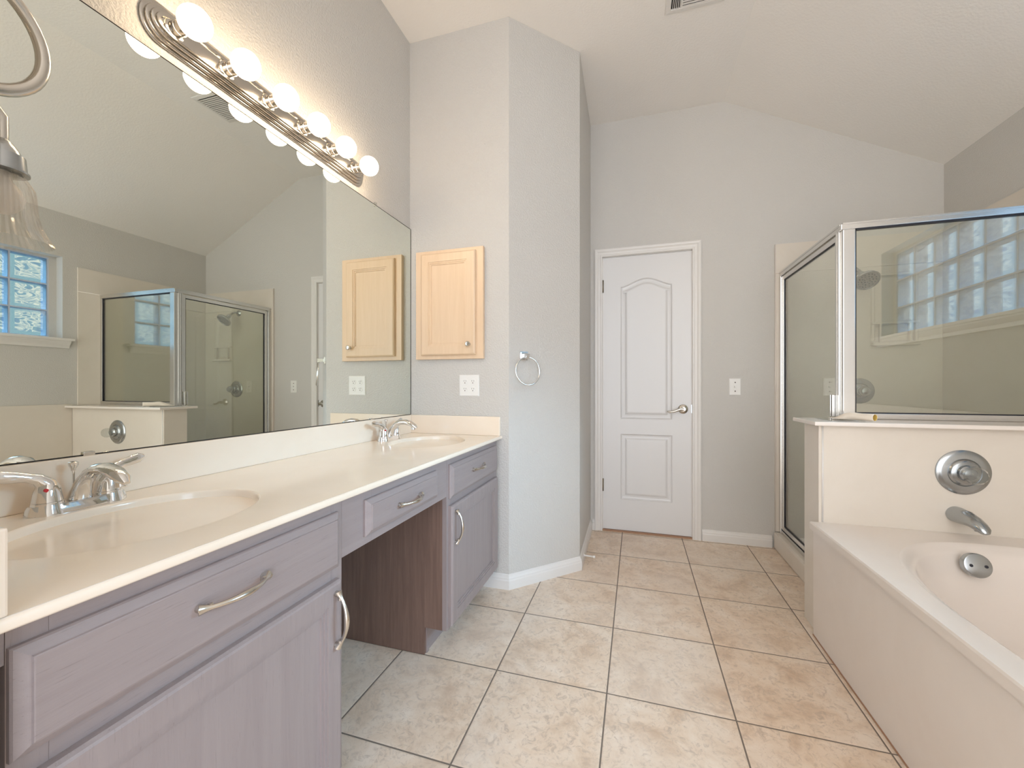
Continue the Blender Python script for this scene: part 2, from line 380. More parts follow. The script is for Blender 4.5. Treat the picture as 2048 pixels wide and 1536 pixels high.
# ------------------------------------------------------------------ shower
sur = thing('shower_back_surround', (2.57, YB, .1), 'cream acrylic shower panel on the back wall holding the soap niche', 'shower surround')
sus = thing('shower_side_surround', (XR, 2.6, .1), 'cream acrylic shower panel on the right wall, rising above the half wall', 'shower surround')
mb = MB()
# back panel with a soap niche opening
NX0, NX1, NZ0, NZ1 = 2.665, 2.865, 1.345, 1.76
y1, y0 = YB-.0005, YB-.012
mb.box(2.121, NX0, y0, y1, .111, 2.017); mb.box(NX1, XR-.0125, y0, y1, .111, 2.017); mb.box(NX0, NX1, y0, y1, .111, NZ0); mb.box(NX0, NX1, y0, y1, NZ1, 2.017)
mb.build('back_panel', M['acryl'], sur)
mb = MB(); mb.box(XR-.012, XR-.0005, 2.110, YB-.0005, .926, 2.017); mb.box(XR-.012, XR-.0005, HY1+.001, YB-.0005, .111, .926); mb.build('side_panel', M['acryl'], sus)
mb = MB(); mb.tube([(XR-.013, 2.11, 1.826), (XR-.013, YB-.012, 1.826)], .003, 8); mb.build('seam', M['tub'], sus)
mb = MB(); mb.tube([(2.122, y0-.001, 1.826), (XR-.013, y0-.001, 1.826)], .003, 8); mb.tube([(2.123, y0-.001, .11), (2.123, y0-.001, 2.015)], .003, 8); mb.build('seam', M['tub'], sur)
mb = MB(); to = lambda u, v, h: (u, y0-h, v)
profile_panel(mb, rect(NX0-.02, NX1+.02, NZ0-.01, NZ1+.02), [(0, 0), (.004, .006), (.016, .006), (.024, -.008), (.030, -.011)], to)
mb.box(NX0-.02, NX1+.02, y0-.030, y0, NZ0-.018, NZ0, .004); mb.box(NX0-.02, NX1+.02, y0-.018, y0-.006, 1.46, 1.475, .003)
mb.box(NX0+.02, NX0+.03, y0-.016, y0, NZ0, 1.465); mb.box(NX1-.03, NX1-.02, y0-.016, y0, NZ0, 1.465); mb.build('soap_niche', M['acryl'], sur)
# pan and curb
mb = MB(); mb.box(2.112, 2.205, HY1+.001, YB-.012, 0.0005, .110, .012); mb.box(2.19, XR-.012, HY1+.001, YB-.012, .0005, .045)
tag(mb.build('shower_pan', M['acryl']), 'cream shower pan with raised curb on the tiled floor', 'shower pan')
# enclosure
enc = thing('shower_enclosure', (2.155, 2.27, .925), 'aluminium framed glass shower enclosure with hinged door', 'shower enclosure')
PY = 2.262; GX = 2.160; ZH = 1.822; ZD = .112
mb = MB(); mb.box(GX-.018, XR-.013, PY-.014, PY+.014, ZH-.026, ZH, .003); mb.box(GX-.012, XR-.013, PY-.017, PY+.017, ZH-.004, ZH+.003); mb.build('header_rail', M['alu'], enc)
mb = MB(); mb.box(GX-.016, GX+.016, PY+.014, YB-.012, ZH-.026, ZH+.002, .003); mb.box(GX-.019, GX+.019, PY, YB-.012, ZH-.005, ZH+.003); mb.build('header_rail', M['alu'], enc)
mb = MB(); mb.box(GX-.010, GX+.038, PY-.014, PY+.014, .926, ZH-.026, .003); mb.build('corner_post', M['alu'], enc)
mb = MB(); mb.box(GX-.016, GX+.012, PY+.014, PY+.030, .926, ZH-.026, .002); mb.box(GX-.018, GX-.008, PY+.032, PY+.040, .926, ZH-.026); mb.build('hinge_post', M['alu'], enc)
mb = MB(); mb.box(GX-.018, GX+.018, YB-.050, YB-.012, ZD, ZH-.026, .003); mb.build('wall_jamb', M['alu'], enc)
mb = MB(); mb.box(GX-.016, GX+.016, HY1+.02, YB-.05, ZD-.001, ZD+.022, .003); mb.build('bottom_track', M['alu'], enc)
mb = MB(); mb.box(GX+.038, XR-.013, PY-.012, PY+.012, .926, .952, .003); mb.build('panel_sill', M['alu'], enc)
mb = MB(); mb.box(XR-.033, XR-.013, PY-.012, PY+.012, .952, ZH-.026, .003); mb.build('panel_jamb', M['alu'], enc)
mb = MB(); mb.box(GX+.040, XR-.035, PY-.003, PY+.003, .954, ZH-.028); mb.build('glass_panel', M['glass'], enc)
mb = MB()
a, b, c_, d_ = GX+.038, XR-.033, .952, ZH-.026
for x0_, x1_, z0_, z1_ in ((a, b, d_-.006, d_), (a, b, c_, c_+.004), (a, a+.005, c_, d_), (b-.005, b, c_, d_)): mb.box(x0_, x1_, PY-.009, PY+.009, z0_, z1_)
mb.build('gasket', M['black'], enc)
# door of the enclosure
DY0, DY1, DZ0, DZ1 = PY+.042, YB-.054, ZD+.028, ZH-.032
sd = MB(); fw = .026
for a_, b_, c2, d2 in ((DY0, DY0+fw, DZ0, DZ1), (DY1-fw, DY1, DZ0, DZ1), (DY0+fw, DY1-fw, DZ0, DZ0+fw), (DY0+fw, DY1-fw, DZ1-fw, DZ1)): sd.box(GX-.010, GX+.010, a_, b_, c2, d2, .002)
sdo = sd.build('shower_door', M['alu'], enc)
MB().box(GX-.0025, GX+.0025, DY0+fw, DY1-fw, DZ0+fw, DZ1-fw).build('glass', M['glass'], sdo)
mb = MB(); a, b, c_, d_ = DY0+fw, DY1-fw, DZ0+fw, DZ1-fw
for y0_, y1_, z0_, z1_ in ((a, b, d_-.004, d_), (a, b, c_, c_+.004), (a, a+.004, c_, d_), (b-.005, b, c_, d_)): mb.box(GX-.007, GX+.007, y0_, y1_, z0_, z1_)
for y0_, y1_, z0_, z1_ in ((DY1+.0005, DY1+.0035, DZ0, DZ1), (DY0, DY1, DZ0-.004, DZ0-.0005)): mb.box(GX-.009, GX+.009, y0_, y1_, z0_, z1_)
mb.build('gasket', M['black'], sdo)
mb = MB(); mb.box(GX-.030, GX-.0105, DY0+.002, DY0+.010, .93, 1.035, .003); mb.box(GX-.030, GX-.0105, DY0+.024, DY0+.032, .93, 1.035, .003); mb.box(GX-.014, GX-.0105, DY0+.002, DY0+.032, .93, 1.035); mb.build('pull', M['alu'], sdo)
# shower head
sh = thing('wall_shower', (2.556, YB-.012, 1.80), 'chrome multi-spray shower head on a bent arm inside the shower', 'shower head')
p0 = Vector((2.556, YB-.012, 1.80))
mb = MB(); mb.lathe([(0, .030), (.004, .030), (.010, .022), (.016, .012), (.018, 0)], p0, (0, -1, 0), 28); mb.build('flange', M['dull'], sh)
mb = MB(); mb.tube([p0, p0+Vector((0, -.04, 0)), p0+Vector((0, -.07, -.012)), p0+Vector((0, -.10, -.042))], .0085, 12); mb.build('arm', M['dull'], sh)
ho = p0+Vector((0, -.100, -.042)); hd = Vector((.05, -.72, -.70)).normalized()
mb = MB(); mb.lathe([(-.012, .008), (-.008, .016), (.012, .018), (.020, .014), (.030, .020), (.050, .046), (.062, .061), (.074, .065), (.080, .062), (.080, .058), (.076, .056), (.076, 0)], ho, hd, 40); hobj = mb.build('head', M['dull'], sh)
mb = MB(); u1 = hd.orthogonal().normalized(); u2 = hd.cross(u1)
for rr_, nn in ((.014, 6), (.028, 10), (.044, 16)):
    for k in range(nn):
        c0 = ho+hd*.0765+u1*(rr_*cos(2*pi*k/nn))+u2*(rr_*sin(2*pi*k/nn)); mb.lathe([(0, .0035), (.003, .0025)], c0, hd, 8)
mb.build('nozzles', M['black'], hobj)['label'] = 'black rubber spray nozzles'
def valve(name, o, label, r, mat, knob):
    t_ = thing(name, o, label, 'shower valve' if 'shower' in name else 'tub valve')
    mb = MB(); mb.lathe([(0, r), (.004, r), (.009, r*.93), (.011, r*.80), (.012, r*.62), (.010, r*.60), (.018, r*.55), (.022, r*.46), (.022, 0)], o, (0, -1, 0), 56); mb.build('escutcheon', mat, t_)
    mb = MB(); mb.lathe([(.020, r*.36), (.034, r*.34), (.038, r*.28), (.046, r*.22), (.05, 0)], o, (0, -1, 0), 32); mb.build('stem', mat, t_)
    mb = MB(); kp = [(.040, r*.20), (.048, r*.34), (.062, r*.40), (.078, r*.38), (.090, r*.28), (.094, 0)]
    mb.lathe(kp, o, (0, -1, 0), 24, ribs=-.05); mb.build('knob', knob, t_)['label'] = 'faceted clear acrylic knob'
    return t_
valve('shower_valve', (2.585, YB-.012, 1.045), 'round chrome shower control with clear knob on the shower back wall', .080, M['dull'], M['dull'])

# ------------------------------------------------------------------ bathtub
tub = thing('bathtub', (2.49, 1.31, 0), 'cream built-in bathtub with oval basin and plain skirt along the right wall', 'bathtub')
TX0, TX1, TY0, TY1, TZ = 1.958, XR-.002, .42, HY0-.001, .490
CX, CY, RX, RY = 2.487, 1.275, .425, .655
def sup(rx, ry, n, e_, z, cx=CX, cy=CY):
    L = []
    for k in range(n):
        a_ = 2*pi*k/n; c0, s0 = cos(a_), sin(a_); L.append((cx+rx*math.copysign(abs(c0)**(2/e_), c0), cy+ry*math.copysign(abs(s0)**(2/e_), s0), z))
    return L
def rect_ring(x0, x1, y0, y1, z, cx, cy, n, loop):
    # points on the rectangle in the directions of the loop points, corners snapped
    L = []
    for p in loop:
        dx, dy = p[0]-cx, p[1]-cy; tx = ((x1-cx) if dx > 0 else (x0-cx))/dx if abs(dx) > 1e-9 else 1e9; ty = ((y1-cy) if dy > 0 else (y0-cy))/dy if abs(dy) > 1e-9 else 1e9
        q = min(tx, ty); L.append([cx+dx*q, cy+dy*q, z])
    for cxn, cyn in ((x0, y0), (x1, y0), (x1, y1), (x0, y1)):
        j = min(range(len(L)), key=lambda i: (L[i][0]-cxn)**2+(L[i][1]-cyn)**2); L[j][0], L[j][1] = cxn, cyn
    return [tuple(v) for v in L]
N = 144
rimL = sup(RX+.035, RY+.03, N, 2.5, TZ)
mb = MB(); mb.loft([rect_ring(TX0, TX1, TY0, TY1, TZ-.030, CX, CY, N, rimL), rect_ring(TX0, TX1, TY0, TY1, TZ-.005, CX, CY, N, rimL), rect_ring(TX0+.004, TX1, TY0, TY1, TZ, CX, CY, N, rimL), rimL])
loops = [rimL]
for a_, b_, z, e_ in ((.028, .024, TZ-.002, 2.5), (.018, .016, TZ-.010, 2.5), (.008, .008, TZ-.016, 2.5), (.0, .0, TZ-.022, 2.5), (-.006, -.008, TZ-.032, 2.5), (-.016, -.03, TZ-.09, 2.5), (-.032, -.07, TZ-.20, 2.6), (-.05, -.11, TZ-.30, 2.7), (-.085, -.16, TZ-.355, 2.8), (-.14, -.22, TZ-.378, 2.8), (-.28, -.42, TZ-.385, 2.6), (-.40, -.63, TZ-.388, 2.2)):
    loops.append(sup(RX+a_, RY+b_, N, e_, z))
mb.loft(loops, True, cap1=True)
mb.build('basin', M['tub'], tub, sharp=50)
mb = MB(); mb.box(1.972, 1.990, TY0, TY1, .0005, TZ-.030); mb.build('skirt', M['tub'], tub); MB().box(1.990, XR-.002, TY0, TY0+.018, .0005, TZ-.030).build('end_panel', M['tub'], tub); mb = MB(); mb.box(1.969, 1.9725, TY0, TY1, .0006, .005); mb.build('caulk_line', M['thresh'], tub)
ov = Vector((2.393, 1.868, .440)); od = Vector((0, -1, .28)).normalized()
mb = MB(); mb.lathe([(-.012, .041), (.005, .041), (.008, .039), (.009, .036), (.0088, 0)], ov, od, 40); ovo = mb.build('overflow_plate', M['dull'], tub)
for sx in (-.020, .022):
    mb = MB(); c0 = ov+od*.0085+Vector((sx, 0, -.001)); mb.lathe([(0, .0055), (.002, .005), (.003, 0)], c0, od, 16); mb.build('screw', M['black'], ovo)
MB().box(XR-.014, XR-.0005, YF+.6, HY0-.001, TZ+.001, .935, .002).build('tub_surround', M['acryl'])
tag(bpy.data.objects['tub_surround'], 'low cream acrylic splash panel on the wall above the bathtub', 'tub surround')
valve('tub_valve', (2.478, HY0, .734), 'round chrome bathtub control with clear knob on the half wall', .088, M['dull'], M['clear'])
spt = thing('tub_spout', (2.452, HY0, .566), 'curved chrome bathtub spout below the tub control', 'tub spout')
mb = MB(); mb.tube([(2.455, HY0, .566), (2.455, HY0-.02, .567), (2.457, HY0-.06, .566), (2.459, HY0-.09, .562), (2.461, HY0-.115, .553), (2.463, HY0-.132, .543), (2.464, HY0-.140, .534)], [.031, .031, .029, .027, .024, .020, .011], 24, flat=[1, 1, .92, .85, .8, .75, .7])
mb.build('body', M['dull'], spt)
mb = MB(); mb.tube([(2.455, HY0-.030, .594), (2.457, HY0-.070, .592), (2.461, HY0-.105, .578), (2.463, HY0-.130, .560)], [.004, .010, .010, .004], 10, flat=.5); mb.build('ridge', M['dull'], spt)
mb = MB(); mb.lathe([(0, .013), (.012, .012), (.012, .009), (.004, .008)], (2.461, HY0-.108, .545), (0, -.1, -1), 16); mb.build('outlet', M['dull'], spt)

# ------------------------------------------------------------------ vanity: cabinets
FX = .526
def front(mb, y0, y1, z0, z1, prof, x=FX): profile_panel(mb, rect(y0, y1, z0, z1), prof, lambda u, v, h: (x+h, u, v))
DRAW = [(0, 0), (0, .006), (.002, .009), (.013, .0155), (.0145, .0158), (.0155, .0185), (.017, .019)]
DOORP = [(0, 0), (0, .012), (.004, .017), (.008, .019), (.048, .019), (.0485, .016), (.056, .0158), (.0565, .0125), (.0635, .0125), (.0642, .0085), (.070, .008)]
def pull(y, z, vertical, parent, L=.066, x=FX+.019):
    pts = []; rad = []
    for i in range(25):
        t_ = -1+2*i/24; s_ = t_*L; a_ = abs(t_)
        h = .0255*(1-a_**2.2)+.006 if a_ < .80 else .006+.0255*(1-.8**2.2)*(1-(a_-.8)/.2)**1.3
        r_ = .0042+.0022*math.exp(-(a_/.35)**2) if a_ < .72 else (.0042 if a_ < .80 else .0042+.0052*((a_-.8)/.2)**.8)
        pts.append((x+h, y if vertical else y+s_, z+s_ if vertical else z)); rad.append(r_)
    mb = MB(); mb.tube(pts, rad, 12)
    for s_ in (-1, 1):
        mb.tube([(x, y if vertical else y+s_*L*.93, z+s_*L*.93 if vertical else z), (x+.008, y if vertical else y+s_*L*.93, z+s_*L*.93 if vertical else z)], .007, 12)
        q = s_*L*.78; mb.tube([(x+.004+.009, y if vertical else y+q-.003, z+q-.003 if vertical else z), (x+.004+.009, y if vertical else y+q+.003, z+q+.003 if vertical else z)], .0062, 12)
    return mb.build('handle', M['nickel'], parent)
def cabinet(name, y0, y1, label, dy0, dy1, hz_y, show_left=False, yw=None):
    c = thing(name, (.27, (y0+y1)/2, 0), label, 'vanity cabinet', 'pickled oak base cabinets under the counter')
    mb = MB(); mb.box(.015, FX-.019, y0+.013, y1-.013, .11, .125); mb.box(.015, FX-.019, y0+.013, y1-.013, .75, .762)
    mb.box(.002, .015, y0+.013, y1-.013, .0005, .794); mb.build('carcass', M['brown'], c)
    for a_, b_ in ((y0, y0+.013), (y1-.013, y1)):
        mb = MB(); prof = [(.002, .0005), (.428, .0005), (.428, .110), (FX-.019, .110), (FX-.019, .794), (.002, .794)]
        mb.loft([[(x, y, z) for x, z in prof] for y in (a_, b_)], cap0=True, cap1=True); mb.build('side_panel', M['brown'], c)['label'] = 'dark brown cabinet side'
    mb = MB(); w = .038; xx = (FX-.019, FX)
    for i_, (a_, b_, c0, d0) in enumerate(((y0, y0+w, .110, .794), (y1-w, y1, .110, .794), (y0+w, y1-w, .742, .794), (y0+w, y1-w, .595, .633), (y0+w, y1-w, .110, .145))): mb.cur = int(i_ > 1); mb.box(*xx, a_, b_, c0, d0, .0008)
    mb.build('face_frame', [M['pick'], M['pickh']], c)
    mb = MB(); mb.box(.410, .428, y0+.013, y1-.013, .0005, .110); mb.box(.410, .433, y1-.0005 if False else y0+.013, y0+.03, .0005, .110); mb.build('toe_kick', M['pickh'], c)
    mb = MB(); front(mb, dy0, dy1, .628, .764, DRAW); dr = mb.build('drawer', M['pickh'], c); pull((dy0+dy1)/2-.008, .706, False, dr)
    mb = MB(); front(mb, dy0, dy1, .122, .600, DOORP); do = mb.build('door', M['pick'], c); pull(hz_y, .512, True, do)
    return c
cabinet('vanity_cabinet', .290, .869, 'large near pickled oak cabinet under the first sink', .291, .849, .826)
cabinet('vanity_cabinet', 1.469, 2.066, 'far pickled oak cabinet between the knee space and the wall', 1.484, 2.040, 1.511)
ap = thing('vanity_drawer_unit', (.5, 1.169, .64), 'pickled oak apron with one shallow drawer over the knee space', 'drawer unit')
mb = MB()
for a_, b_, c0, d0 in ((.8695, .99, .640, .794), (1.345, 1.4685, .640, .794), (.99, 1.345, .752, .794), (.99, 1.345, .640, .680)): mb.box(FX-.019, FX, a_, b_, c0, d0, .0005)
mb.build('apron', M['pickh'], ap)
mb = MB(); mb.box(.08, FX-.019, .90, 1.44, .66, .67); mb.box(.08, FX-.019, .90, .912, .67, .75); mb.box(.08, FX-.019, 1.428, 1.44, .67, .75); mb.build('drawer_box', M['brown'], ap)
mb = MB(); front(mb, .955, 1.372, .664, .764, DRAW); dr = mb.build('drawer_front', M['pickh'], ap); pull(1.163, .712, False, dr)

MB().box(.30, FX, .2615, .2895, .745, .794, .0005).build('filler', M['pickh'], bpy.data.objects['vanity_cabinet'])
# ------------------------------------------------------------------ countertop with two integral basins
top = thing('countertop', (.28, 1.17, .794), 'cream cultured marble countertop with two integral oval basins', 'countertop')
CZ, CF, CYA, CYB = .811, .556, .262, YC-.0005
SINK = [(.283, .585), (.283, 1.765)]; SRX, SRY = .168, .216
mb = MB(); NS = 96
def ell(cx, cy, rx, ry, z, n=NS, e_=2.0):
    return sup(rx, ry, n, e_, z, cx, cy)
ya = [CYA, .825]; yb = [1.525, CYB]
FXI = CF-.006
for (cx, cy), (r0, r1) in zip(SINK, ((CYA, .825), (1.525, CYB))):
    el = ell(cx, cy, SRX+.003, SRY+.003, CZ)
    mb.loft([rect_ring(.0005, FXI, r0, r1, CZ, cx, cy, NS, el), el])
mb.add([(.0005, .825, CZ), (FXI, .825, CZ), (FXI, 1.525, CZ), (.0005, 1.525, CZ)], [(0, 1, 2, 3)])
edge_ = [(FXI, CZ), (FXI+.003, CZ-.0008), (CF-.001, CZ-.003), (CF, CZ-.006), (CF, CZ-.013), (CF-.002, CZ-.016), (CF-.006, CZ-.0165), (.0005, CZ-.0165)]
mb.loft([[(x, y, z) for x, z in edge_] for y in (CYA, CYB)], True, closed=False)
slab = mb.build('slab', M['marb'], top, sharp=60)
for (cx, cy) in SINK:
    mb = MB(); L = []
    for d, z, ox in ((.003, 0, 0), (.0012, -.0005, 0), (-.0008, -.0025, 0), (-.0018, -.006, 0), (-.0024, -.010, 0), (-.0034, -.016, 0), (-.007, -.030, 0), (-.013, -.062, 0), (-.022, -.094, .002), (-.038, -.122, .004), (-.062, -.138, .006), (-.105, -.145, .01), (-.148, -.148, .015)):
        L.append(ell(cx-ox, cy, SRX+d, SRY+d*(1.05 if d < 0 else 1), CZ+z, NS, 2.15 if d < -.01 else 2.0))
    mb.loft(L, True, cap1=True); bs = mb.build('basin', M['marb'], top, sharp=60)
    mb = MB(); mb.lathe([(0, .022), (.003, .022), (.004, .016), (.002, .014), (.002, 0)], (cx-.015, cy, CZ-.1478), (0, 0, 1), 28); mb.build('drain', M['chrome'], bs)
MB().box(.0005, .020, CYA, CYB, CZ, .9129, .003).build('backsplash', M['marb'], top)
MB().box(.020, .548, CYB-.019, CYB, CZ, .9129, .003).build('side_splash', M['marb'], top)
MB().box(.020, .551, CYA, CYA+.021, CZ, .9129, .003).build('side_splash', M['marb'], top)

# ------------------------------------------------------------------ faucets
def faucet(cy, label):
    f = thing('faucet', (.072, cy, CZ), label, 'faucet', 'chrome two-handle basin faucets'); x = .072
    mb = MB()
    prof = [(0, 1.0), (.004, .99), (.012, .93), (.020, .84)]
    loops = []
    for z, s_ in prof:
        L = []
        for k in range(48):
            a_ = 2*pi*k/48; c0, s0 = cos(a_), sin(a_); L.append((x+.029*s_*math.copysign(abs(c0)**.85, c0), cy+(.055+.030*s_)*math.copysign(abs(s0)**.7, s0), CZ+z))
        loops.append(L)
    mb.loft(loops, True, cap0=True, cap1=True); mb.build('base_plate', M['chrome'], f)
    for s_ in (-1, 1):
        yy = cy+s_*.051
        mb = MB(); mb.lathe([(0, .030), (.004, .0295), (.020, .0245), (.024, .024), (.0255, .0225), (.0265, .0235), (.045, .0205), (.058, .017), (.066, .012), (.069, 0)], (x, yy, CZ), (0, 0, 1), 32); hb = mb.build('handle_base', M['chrome'], f)
        mb = MB(); pts = [(x, yy-s_*.004, CZ+.044), (x-.001, yy+s_*.002, CZ+.062), (x-.002, yy+s_*.014, CZ+.074), (x-.004, yy+s_*.030, CZ+.080), (x-.006, yy+s_*.048, CZ+.084), (x-.008, yy+s_*.066, CZ+.088), (x-.009, yy+s_*.078, CZ+.090)]
        mb.tube(pts, [.0185, .0155, .0115, .0095, .0115, .0120, .005], 16, flat=[1, .95, .80, .62, .50, .45, .45]); mb.build('lever', M['chrome'], hb)
    mb = MB(); mb.tube([(x+.018, cy-.062, CZ+.052), (x+.0215, cy-.062, CZ+.052)], .0035, 10); mb.build('temperature_dot', M['red'], f)['label'] = 'red hot-water dot'
    mb = MB(); pts = [(x, cy, CZ+.008), (x+.003, cy, CZ+.030), (x+.016, cy, CZ+.056), (x+.038, cy, CZ+.077), (x+.064, cy, CZ+.088), (x+.092, cy, CZ+.089), (x+.118, cy, CZ+.082), (x+.140, cy, CZ+.070), (x+.152, cy, CZ+.062)]
    mb.tube(pts, [.024, .0185, .0155, .0150, .0160, .0170, .0170, .0145, .007], 20, flat=[1, .95, .85, .75, .72, .72, .72, .72, .6]); sp_ = mb.build('spout', M['chrome'], f)
    mb = MB(); mb.lathe([(0, .0105), (.014, .0105), (.016, .009), (.016, 0)], (x+.132, cy, CZ+.068), (.12, 0, -1), 20); mb.build('aerator', M['chrome'], sp_)
    mb = MB(); mb.tube([(x-.020, cy, CZ+.01), (x-.020, cy, CZ+.082)], .0022, 8); mb.lathe([(.078, .004), (.082, .0045), (.090, .0085), (.096, .0085), (.098, .006), (.098, 0)], (x-.020, cy, CZ), (0, 0, 1), 20); mb.build('pop_up_rod', M['chrome'], f)
    return f
faucet(.585, 'near chrome two-handle faucet behind the first basin')
faucet(1.765, 'far chrome two-handle faucet behind the second basin by the wall')

# ------------------------------------------------------------------ mirror and clips
mir = thing('mirror', (.004, 1.17, .915), 'large frameless plate mirror above the vanity backsplash', 'mirror')
MY0, MY1, MZ0, MZ1 = .2615, YC-.003, .9155, 1.969
mb = MB(); mb.add([(.0065, MY0, MZ0), (.0065, MY1, MZ0), (.0065, MY1, MZ1), (.0065, MY0, MZ1)], [(0, 1, 2, 3)]); mb.build('silvered_face', M['mirror'], mir)
mb = MB(); mb.box(.0008, .0064, MY0, MY1, MZ0, MZ1); mb.box(.0008, .0075, MY1-.0005, MY1+.0025, MZ0, MZ1+.002); mb.box(.0008, .0072, MY0, MY1, MZ1, MZ1+.0022); mb.box(.0008, .0072, MY0, MY1, MZ0-.002, MZ0); mb.build('backing', M['dark'], mir)
for y, z in ((1.741, 1.972), (.633, .918), (1.709, .915)):
    mb = MB(); mb.box(.0075, .013, y-.011, y+.011, z-.006, z+.004, .0015) if z < 1 else mb.box(.001, .013, y-.006, y+.006, z-.010, z+.010, .0015)
    mb.build('clip', M['clear'] if z > 1 else M['nickel'], mir)

# ------------------------------------------------------------------ light bar
LB = thing('vanity_light_bar', (0, 1.19, 2.056), 'polished nickel strip light with six glowing round bulbs above the mirror', 'vanity light')
LY0, LY1, LZ0, LZ1 = .738, 1.648, 2.000, 2.112
def track(d):
    y0, y1, z0, z1 = LY0+d, LY1-d, LZ0+d, LZ1-d; rz = (z1-z0)/2; zc = (z0+z1)/2; L = []
    ex = .040
    n = 16
    for k in range(n+1):
        a_ = -pi/2+pi*k/n; L.append((y1-ex-.012+(ex+.012)*cos(a_)**.9 if cos(a_) > 1e-6 else y1-ex-.012, zc+rz*sin(a_)*(1 if 0 < k < n else 1.0)))
    for k in range(n+1):
        a_ = pi/2+pi*k/n; cc = max(0, -cos(a_)); L.append((y0+ex+.012-(ex+.012)*cc**.9, zc+rz*sin(a_)))
    return L
prof = [(0, .0008), (0, .006), (.003, .008), (.008, .008), (.009, .014), (.012, .016), (.017, .016), (.018, .022), (.021, .024), (.026, .024), (.027, .029), (.030, .030), (.036, .030), (.038, .026)]
mb = MB(); loops = [[(h, y, z) for y, z in track(d)] for d, h in prof]; mb.loft(loops, False); mb.add(loops[-1], [tuple(range(len(loops[-1])))]); mb.build('backplate', M['satin'], LB)
for y in (.809, .9555, 1.105, 1.256, 1.4155, 1.560):
    k_ = (.809, .9555, 1.105, 1.256, 1.4155, 1.560).index(y); y = .809+.1502*k_
    mb = MB(); mb.lathe([(.026, .026), (.029, .025), (.031, .0195), (.046, .0190), (.0465, .0198), (.0485, .0198), (.049, .0188), (.068, .0185), (.0685, .016)], (0, y, 2.053), (1, 0, 0), 32); so = mb.build('socket', M['satin'], LB)
    mb = MB(); L = [(.062, .0135)]
    for i in range(1, 20):
        a_ = pi*(.10+.90*i/19); L.append((.104-.040*cos(a_)*1.0, max(.040*sin(a_), 0 if i == 19 else .0005)))
    L[0] = (.060, .0125); mb.lathe(L, (0, y, 2.053), (1, 0, 0), 36); mb.build('bulb', M['bulb'], so)['label'] = 'glowing white globe bulb'

# ------------------------------------------------------------------ sconce at the near end of the mirror
sc = thing('wall_sconce', (.20, .262, 1.60), 'chrome wall sconce with ring arm and ribbed glass bell shade at the left edge', 'wall sconce')
AX = Vector((.214, .412, 0))
mb = MB(); mb.lathe([(0, .055), (.006, .055), (.012, .048), (.016, .02), (.018, 0)], (.215, .2608, 1.62), (0, 1, 0), 36); mb.build('backplate', M['nickel'], sc)
mb = MB(); rc = Vector((.213, .371, 1.668)); n = 48; ur = Vector((-.12, .99, 0)).normalized()
mb.tube([rc+ur*(cos(2*pi*k/n)*.099)+Vector((0, 0, sin(2*pi*k/n)*.099)) for k in range(n+1)], .0105, 14, cap=False, up=(1, 0, 0), flat=.8); mb.build('ring_arm', M['nickel'], sc)
mb = MB(); mb.tube([(.215, .277, 1.62), (.215, .290, 1.63)], .008, 12); mb.build('bracket', M['nickel'], sc)
mb = MB(); mb.tube([AX+Vector((0, -.043, 1.572)), AX+Vector((0, -.020, 1.556)), AX+Vector((0, 0, 1.53)), AX+Vector((0, 0, 1.49))], .009, 12); mb.build('arm', M['nickel'], sc)
mb = MB(); mb.lathe([(0, .010), (.004, .014), (.014, .020), (.018, .022), (.024, .024), (.025, .028), (.050, .030), (.051, .033), (.054, .033), (.054, .025)], AX+Vector((0, 0, 1.492)), (0, 0, -1), 40); mb.build('fitter', M['dull'], sc)
mb = MB(); prof = [(0, .029), (.006, .034), (.016, .041), (.022, .045), (.035, .0465), (.060, .049), (.078, .054), (.092, .062), (.102, .070), (.106, .071), (.103, .067), (.092, .058), (.078, .050), (.060, .045), (.035, .0425), (.016, .037), (.004, .028)]
mb.lathe([(d*1.10, r*.88) for d, r in prof], AX+Vector((0, 0, 1.438)), (0, 0, -1), 84, ribs=-.055); mb.build('shade', M['shade'], sc, sharp=9)['label'] = 'clear ribbed glass bell shade'
mb = MB(); mb.lathe([(0, .012), (.020, .013), (.032, .022), (.046, .028), (.060, .026), (.074, .014), (.078, 0)], AX+Vector((0, 0, 1.444)), (0, 0, -1), 28); mb.build('bulb', M['white'], sc)['label'] = 'unlit white bulb'

# ------------------------------------------------------------------ medicine cabinet
mc = thing('medicine_cabinet', (.255, YC, 1.223), 'honey maple wall cabinet with one panelled door beside the mirror', 'wall cabinet')
mb = MB(); mb.box(.053, .457, 2.052, YC-.0005, 1.224, 1.826, .0015); mb.build('frame', M['maple'], mc)
mb = MB(); profile_panel(mb, rect(.092, .417, 1.246, 1.806), DOORP, lambda u, v, h: (u, 2.0518-h, v)); do = mb.build('door', M['maple'], mc)
mb = MB(); mb.lathe([(0, .009), (.003, .008), (.006, .005), (.013, .006), (.018, .0135), (.024, .0140), (.028, .010), (.029, 0)], (.384, 2.0328, 1.300), (0, -1, 0), 24); mb.build('knob', M['nickel'], do)['label'] = 'round nickel knob'

